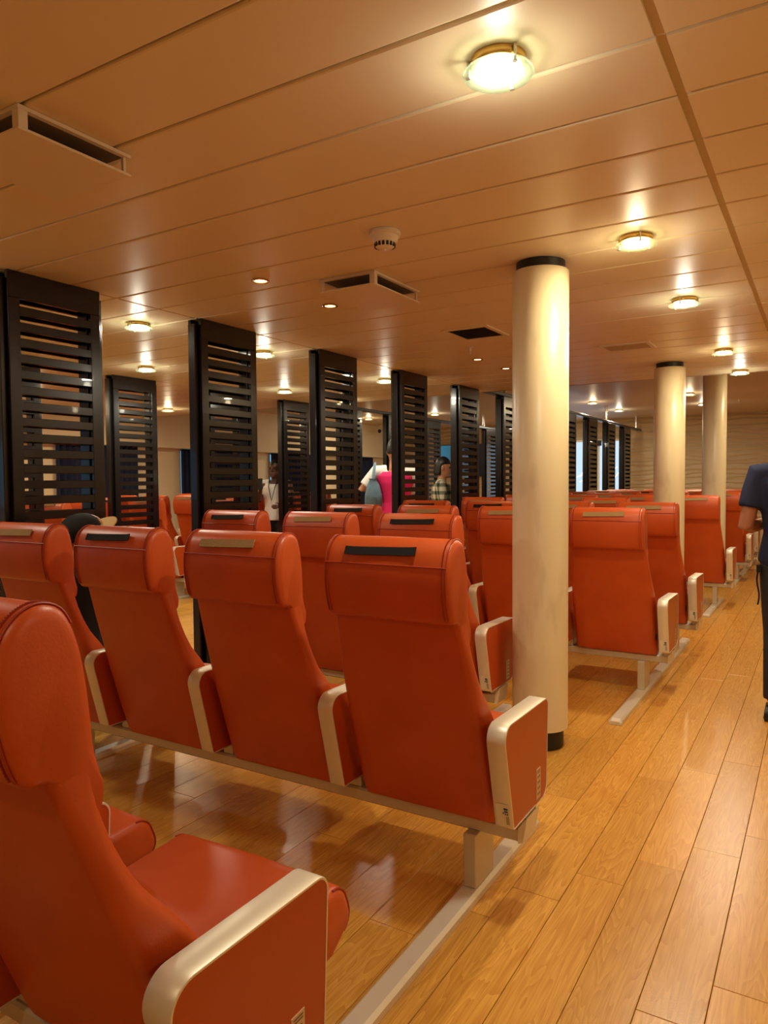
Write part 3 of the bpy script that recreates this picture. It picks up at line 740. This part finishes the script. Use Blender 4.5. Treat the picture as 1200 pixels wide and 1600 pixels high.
# ================================================================= FAR WALL ITEMS
def television():
    t = thing('television', 'wall-mounted flat television with a dark blue glow on the far wall', 'television', (-7.75, YW-.012, 1.80))
    b = MB(); b.bbox(-.62, .62, -.07, -.012, -.40, .40, .008); obj('housing', b.mesh('housing', M['black'], False), t)
    s = MB(); s.box(-.60, .60, -.0735, -.0695, -.375, .385); obj('display', s.mesh('display', M['tv'], False), t)
    w = MB(); w.box(-.2, .2, -.012, 0, -.2, .2); obj('wall_bracket', w.mesh('wall_bracket', M['black'], False), t)
television()
def cctv():
    t = thing('security_camera', 'small white security camera hanging high near the far left corner', 'camera', (-9.15, 15.0, ZR))
    b = MB(); b.lathe([(.05, -.001), (.05, -.02), (.018, -.025), (.018, -.10)], 20); obj('mount', b.mesh('mount', M['white']), t)
    c = MB(); c.tube([(-.04, .14, -.13), (0, 0, -.14), (.03, -.12, -.15)], [.03, .06, .06], 16); obj('camera_body', c.mesh('camera_body', M['white']), t)
    l = MB(); l.ball((.033, -.125, -.15), .045); obj('lens', l.mesh('lens', M['black']), t)
cctv()

# ================================================================= PEOPLE
def head_into(b, c, R, s=1.0):
    """head with brow, nose, mouth, chin and ears; R maps local (x right, y front, z up) to body space"""
    def P(x, y, z): return tuple(Vector(c)+R @ Vector((x*s, y*s, z*s)))
    rings = []
    prof = [(-.125, .020, .045, .050), (-.115, .040, .040, .062), (-.09, .055, .020, .080), (-.055, .064, .008, .090), (-.015, .071, -.004, .097), (.03, .076, -.010, .100),
            (.07, .072, -.012, .095), (.10, .056, -.014, .076), (.12, .030, -.014, .045), (.126, .008, -.014, .012)]
    for z, rx, yc, ry in prof: rings.append([P(rx*math.cos(2*PI*i/20), yc+ry*math.sin(2*PI*i/20), z) for i in range(20)])
    b.loft(rings)
    b.tube([P(0, .092, .022), P(0, .105, -.005), P(0, .116, -.024), P(0, .100, -.032)], [.008*s, .011*s, .014*s, .010*s], 8)
    for sx in (-1, 1):
        b.ball(P(sx*.012, .104, -.027), .009*s, 8, 6)
        b.ball(P(sx*.076, -.005, -.012), (.010*s, .018*s, .030*s), 10, 8)
    b.tube([P(-.024, .090, -.062), P(0, .100, -.060), P(.024, .090, -.062)], [.006*s, .009*s, .006*s], 8)
    b.tube([P(-.045, .088, .030), P(0, .094, .028), P(.045, .088, .030)], [.008*s]*3, 8)
def hand_into(b, w, d, palm, s=1.0, curl=.5):
    """palm plus five fingers; w wrist point, d forearm direction, palm = palm-facing direction"""
    d = Vector(d).normalized(); pn = (Vector(palm)-d*Vector(palm).dot(d)).normalized(); sd = d.cross(pn)
    w = Vector(w)
    b.tube([w-d*.02, w+d*.03*s, w+d*.075*s, w+d*.095*s], [.024*s, .034*s, .038*s, .030*s], 12, ell=.5)
    for i, (o, ln) in enumerate(((-.030, .075), (-.010, .085), (.010, .080), (.029, .062))):
        a = w+d*.088*s+sd*o*s; pts = [a]; dd = d.copy()
        for seg in (.42, .32, .26):
            dd = (dd+pn*curl).normalized(); a = a+dd*ln*seg*s; pts.append(a)
        b.tube(pts, [.0095*s, .009*s, .008*s, .006*s], 8)
    a = w+d*.03*s-sd*.026*s; b.tube([a, a+(-sd*.7+d*.6+pn*.3).normalized()*.04*s, a+(-sd*.35+d+pn*.6).normalized()*.075*s], [.013*s, .011*s, .008*s], 8)
def fused(name, b, m, parent, vox, it=4):
    o = obj(name, b.mesh(name, m, True), parent)
    r = o.modifiers.new('fuse', 'REMESH'); r.mode = 'VOXEL'; r.voxel_size = vox; r.use_smooth_shade = True
    sm = o.modifiers.new('smooth', 'SMOOTH'); sm.iterations = it; sm.factor = .5
    return o
def torso_into(b, hip, chest, neck, yawm, h, inf=0.0, z0=0.0, z1=1.0, wide=1.0):
    """elliptic loft pelvis to neck base along hip->chest->neck"""
    hip, chest, neck = Vector(hip), Vector(chest), Vector(neck)
    st = [(-.10, .085, .075), (-.02, .100, .072), (.10, .094, .068), (.30, .084, .060), (.50, .090, .064), (.72, .102, .070), (.88, .108, .066), (.97, .085, .052), (1.04, .048, .042)]
    rings = []
    L = (chest-hip).length; ax = (chest-hip).normalized()
    for t, rx, ry in st:
        if t < z0 or t > z1: continue
        p = hip+(chest-hip)*t if t <= 1 else chest+(neck-chest)*((t-1)/.2)
        if t > .9: p = p+(neck-chest).normalized()*0
        X = yawm @ Vector((1, 0, 0)); Y = ax.cross(X)
        rings.append([tuple(p+X*(rx*h*wide+inf)*math.cos(2*PI*i/24)+Y*(ry*h+inf)*math.sin(2*PI*i/24)) for i in range(24)])
    b.loft(rings)
def person(label, loc, rz, h, J, skin, top, bottom, hairstyle, sleeve=.55, sleeve_m=None, vox=.008, head_yaw=0, head_pitch=0, shoes='black', vest=None, cap=False, wide=1.0):
    """J: joint positions in person space (x right, y front). Keys: hip chest neck head sh el wr (L,R) hp kn an (L,R) palm(L,R)"""
    t = thing('person', label, 'person', loc, rz)
    I = Matrix.Identity(3)
    HR = Matrix.Rotation(head_yaw, 3, 'Z') @ Matrix.Rotation(head_pitch, 3, 'X')
    b = MB(); s = h/1.7
    torso_into(b, J['hip'], J['chest'], J['neck'], I, h, -.008, wide=wide)
    neck, head = Vector(J['neck']), Vector(J['head'])
    b.tube([Vector(J['chest']), neck, head+HR @ Vector((0, -.01, -.05))*s], [.062*s, .055*s, .054*s], 12)
    head_into(b, head, HR, s)
    for k in 'LR':
        sh, el, wr = Vector(J['sh'+k]), Vector(J['el'+k]), Vector(J['wr'+k])
        inner = Vector(J['chest'])*.6+sh*.4
        b.tube([inner, sh, sh.lerp(el, .35), el, el.lerp(wr, .3), wr], [.055*s, .056*s, .047*s, .040*s, .039*s, .027*s], 12)
        hand_into(b, wr, wr-el, J['palm'+k], s, J.get('curl'+k, .45))
        hp, kn, an = Vector(J['hp'+k]), Vector(J['kn'+k]), Vector(J['an'+k])
        b.tube([hp+(hp-kn)*.1, hp, hp.lerp(kn, .5), kn, kn.lerp(an, .3), an], [.08*s, .086*s, .072*s, .054*s, .054*s, .036*s], 12)
        b.tube([an+Vector((0, -.05, -.045))*s, an+Vector((0, .04, -.05))*s, an+Vector((0, .15, -.06))*s], [.034*s, .036*s, .028*s], 10)
    fused('body', b, skin, t, vox)
    # clothing
    c = MB(); torso_into(c, J['hip'], J['chest'], J['neck'], I, h, .012, z0=-.2 if not vest else -.2, z1=.98, wide=wide)
    def sleeves(c, r):
        for k in 'LR':
            sh, el = Vector(J['sh'+k]), Vector(J['el'+k]); wr = Vector(J['wr'+k]); inner = Vector(J['chest'])*.6+sh*.4
            if sleeve <= 1: c.tube([inner, sh, sh.lerp(el, sleeve*.5), sh.lerp(el, sleeve)], [.066*s+r, .072*s+r, .066*s+r, .064*s+r], 14)
            else: c.tube([inner, sh, sh.lerp(el, .5), el, el.lerp(wr, sleeve-1)], [.066*s+r, .070*s+r, .062*s+r, .054*s+r, .044*s+r], 14)
    if vest:
        v = MB(); torso_into(v, J['hip'], J['chest'], J['neck'], I, h, .022, z0=-.2, z1=.98, wide=wide)
        fused('vest', v, vest, t, vox*1.2)
    sleeves(c, 0)
    fused('shirt', c, top, t, vox*1.2)
    p = MB()
    torso_into(p, J['hip'], J['chest'], J['neck'], I, h, .006, z0=-.2, z1=.2, wide=wide)
    for k in 'LR':
        hp, kn, an = Vector(J['hp'+k]), Vector(J['kn'+k]), Vector(J['an'+k])
        p.tube([hp+(hp-kn)*.12, hp, hp.lerp(kn, .5), kn, kn.lerp(an, .5), kn.lerp(an, .96)], [.088*s, .098*s, .084*s, .067*s, .062*s, .056*s], 14)
    fused('trousers', p, bottom, t, vox*1.2)
    for k in 'LR':
        an = Vector(J['an'+k]); q = MB()
        q.loft([[tuple(an+Vector((x*s, y*s, z*s-.0))) for x, y in ((-w_, y0_), (w_, y0_), (w_*1.1, .06), (w_*.7, y1_), (-w_*.7, y1_), (-w_*1.1, .06))] for z, w_, y0_, y1_ in ((-.088, .042, -.075, .185), (-.07, .046, -.08, .19), (-.045, .042, -.075, .165), (-.02, .038, -.06, .07))])
        obj('shoe', q.mesh('shoe', M[shoes], True, 60), t)
    for sx in (-1, 1):
        e = MB(); e.ball(tuple(head+HR @ (Vector((sx*.031, .086, .004))*s)), .0115*s, 10, 8); obj('eye', e.mesh('eye', M['hair']), t)
    if hairstyle:
        hb = MB(); rings = []
        lo = {'short': -.03, 'bob': -.11, 'long': -.12}[hairstyle]
        for k in range(9):
            a = k/8; z = lo+(.138-lo)*a
            rad = math.sqrt(max(0.0, 1-((max(z, .02)-.02)/.12)**2)); rx = max(.084*rad, .01); ry = max(.108*rad, .012)
            front = -.02 if z < .045 else .2
            ring = []
            for i in range(28):
                x = rx*math.cos(2*PI*i/28); y = -.012+ry*math.sin(2*PI*i/28); y = min(y, front if z < .045 else .2) 
                ring.append(tuple(head+HR @ (Vector((x, y, z))*s)))
            rings.append(ring)
        hb.loft(rings); fused('hair', hb, M['hair'], t, .012*s, 6)
    return t
def stand_J(h, arms, stride=0.0):
    s = h
    J = dict(hip=(0, 0, .53*s), chest=(0, 0, .815*s), neck=(0, .005*s, .865*s), head=(0, .015*s, .932*s))
    for k, sx in (('L', -1), ('R', 1)):
        J['sh'+k] = (sx*.115*s, -.005*s, .805*s); J['hp'+k] = (sx*.052*s, 0, .50*s); J['kn'+k] = (sx*.055*s, .012*s+sx*stride*.6, .275*s); J['an'+k] = (sx*.058*s, -.01*s+sx*stride, .055*s)
    J.update(arms); return J
# man in navy in the aisle, facing away, forearms forward
h = 1.64
J = stand_J(h, dict(elL=(-.245, -.06, 1.03), wrL=(-.13, .17, 1.06), palmL=(1, 0, .2), elR=(.245, -.06, 1.03), wrR=(.13, .17, 1.06), palmR=(-1, 0, .2), curlL=.5, curlR=.5), .03)
man = person('man in navy t-shirt and black jeans standing in the aisle, facing away', (-.115, 4.44, 0), .0, h, J, M['skin1'], M['navy'], M['jeans'], 'short', .62, wide=1.08)
st = MB(); rings = []
for i in range(10):
    z = .80-.02*i; x = -.178-.006*math.sin(i*.7)
    rings.append([(x-.004, -.075, z), (x+.004, -.075, z), (x+.004, -.055, z), (x-.004, -.055, z)])
st.loft(rings); st.box(-.186, -.165, -.08, -.05, .795, .835); obj('belt_strap', st.mesh('belt_strap', M['black_cloth'], False), man)
# person in pink vest with denim bag
h = 1.74
J = stand_J(h, dict(elL=(-.36, -.02, 1.20), wrL=(-.16, .12, 1.30), palmL=(1, 0, -.3), elR=(.32, .03, 1.17), wrR=(.14, .20, 1.12), palmR=(-1, 0, 0)))
person('person with bright pink vest over white shirt seen from behind between two screens', (-3.95, 6.75, 0), .5, h, J, M['skin2'], M['whitecloth'], M['jeans'], 'short', .75, vest=M['pink'])
bg = thing('backpack', 'blue denim drawstring bag hanging on the shoulder of the person in pink', 'bag', (-4.05, 6.56, 0), .5)
q = MB(); q.loft([[(rx*math.cos(2*PI*i/20)-.045, .07*k_*math.sin(2*PI*i/20)-.02, z) for i in range(20)] for z, rx, k_ in ((1.02, .07, .6), (1.04, .095, 1), (1.16, .09, 1), (1.26, .065, .8), (1.31, .040, .6), (1.33, .048, .7))])
obj('bag_body', q.mesh('bag_body', M['denim'], True, 70), bg)
q = MB(); q.tube([(-.045, -.02, 1.31), (-.04, .0, 1.40), (-.03, .04, 1.475), (-.03, .13, 1.50)], .014, 8, ell=.4); obj('strap', q.mesh('strap', M['denim']), bg)
# person in plaid shirt, in profile
h = 1.57
J = stand_J(h, dict(elL=(-.21, .03, 1.00), wrL=(-.12, .22, 1.06), palmL=(1, 0, 0), elR=(.21, .06, .98), wrR=(.13, .27, 1.02), palmR=(-1, 0, 0)))
person('person in black-and-cream plaid shirt with dark hair, in profile behind the screens', (-3.88, 7.73, 0), -1.15, h, J, M['skin2'], M['plaid'], M['jeans'], 'bob', 1.5, head_pitch=-.15)
# man with a phone, far left
h = 1.58
J = stand_J(h, dict(elR=(.21, .07, 1.04), wrR=(.12, .22, 1.20), palmR=(-1, .2, 0), elL=(-.22, .02, .98), wrL=(-.16, .22, .98), palmL=(1, 0, 0), curlR=.7))
ph = person('man in white shirt with dark lanyard holding up a phone, by the far left seats', (-6.26, 7.54, 0), 3.45, h, J, M['skin3'], M['whitecloth'], M['jeans'], 'short', .6)
ln = MB(); ln.tube([(-.06, .06, 1.33), (-.045, .125, 1.24), (0, .14, 1.06), (.045, .125, 1.24), (.06, .06, 1.33)], .006, 6); obj('lanyard', ln.mesh('lanyard', M['black_cloth']), ph)
# seated person with cap in the second row
h = 1.60
J = dict(hip=(0, .10, .53), chest=(.0, .10, .90), neck=(.0, .13, .96), head=(.01, .17, 1.03))
for k, sx in (('L', -1), ('R', 1)):
    J['sh'+k] = (sx*.165, .11, .87); J['el'+k] = (sx*.20, .22, .665); J['wr'+k] = (sx*.09, .40, .62); J['palm'+k] = (-sx, 0, -.3)
    J['hp'+k] = (sx*.085, .14, .53); J['kn'+k] = (sx*.10, .52, .52); J['an'+k] = (sx*.10, .56, .089)
pz = person('person in black shirt and cap slouching in the leftmost seat of the second row', (X0-PITCH*3-.27, 2.14, 0), 0, h, J, M['skin2'], M['black_cloth'], M['jeans'], None, .6, head_yaw=-.9, head_pitch=-.25, vox=.007)
cp = MB(); HR = Matrix.Rotation(-.95, 3, 'Z') @ Matrix.Rotation(.55, 3, 'Y') @ Matrix.Rotation(.30, 3, 'X'); hd = Vector(J['head'])
cp.loft([[tuple(hd+HR @ Vector((.085*k_*math.cos(2*PI*i/24), -.012+.108*k_*math.sin(2*PI*i/24), z))) for i in range(24)] for z, k_ in ((.04, 1.0), (.075, .98), (.105, .80), (.125, .5), (.132, .1))])
cb = obj('cap', cp.mesh('cap', M['black_cloth'], True, 70), pz); 
br = MB(); n = 13
up = [(.088*math.cos(PI*(.12+.76*i/(n-1))), .06+.12*math.sin(PI*(.12+.76*i/(n-1)))) for i in range(n)]
lo = [(.080*math.cos(PI*(.05+.90*i/(n-1))), .0+.07*math.sin(PI*(.05+.90*i/(n-1)))) for i in range(n)]
loop = up+lo[::-1]
br.loft([[tuple(hd+HR @ Vector((x, y, .045+dz-(x*x)*1.6))) for x, y in loop] for dz in (0, .006)])
obj('cap_visor', br.mesh('cap_visor', M['straw'], True, 40), cb)
# phone held by the man in white
pm = Matrix.Rotation(3.45, 4, 'Z'); p = Vector((-6.26, 7.54, 0))+pm.to_3x3() @ Vector((.085, .325, 1.275))
f = MB(); f.bbox(-.036, .036, -.004, .004, -.075, .075, .003); tag(obj('phone', f.mesh('phone', M['black'], False), None, p, (.15, 0, 3.45)), 'black phone held up by the man in the white shirt', 'phone')
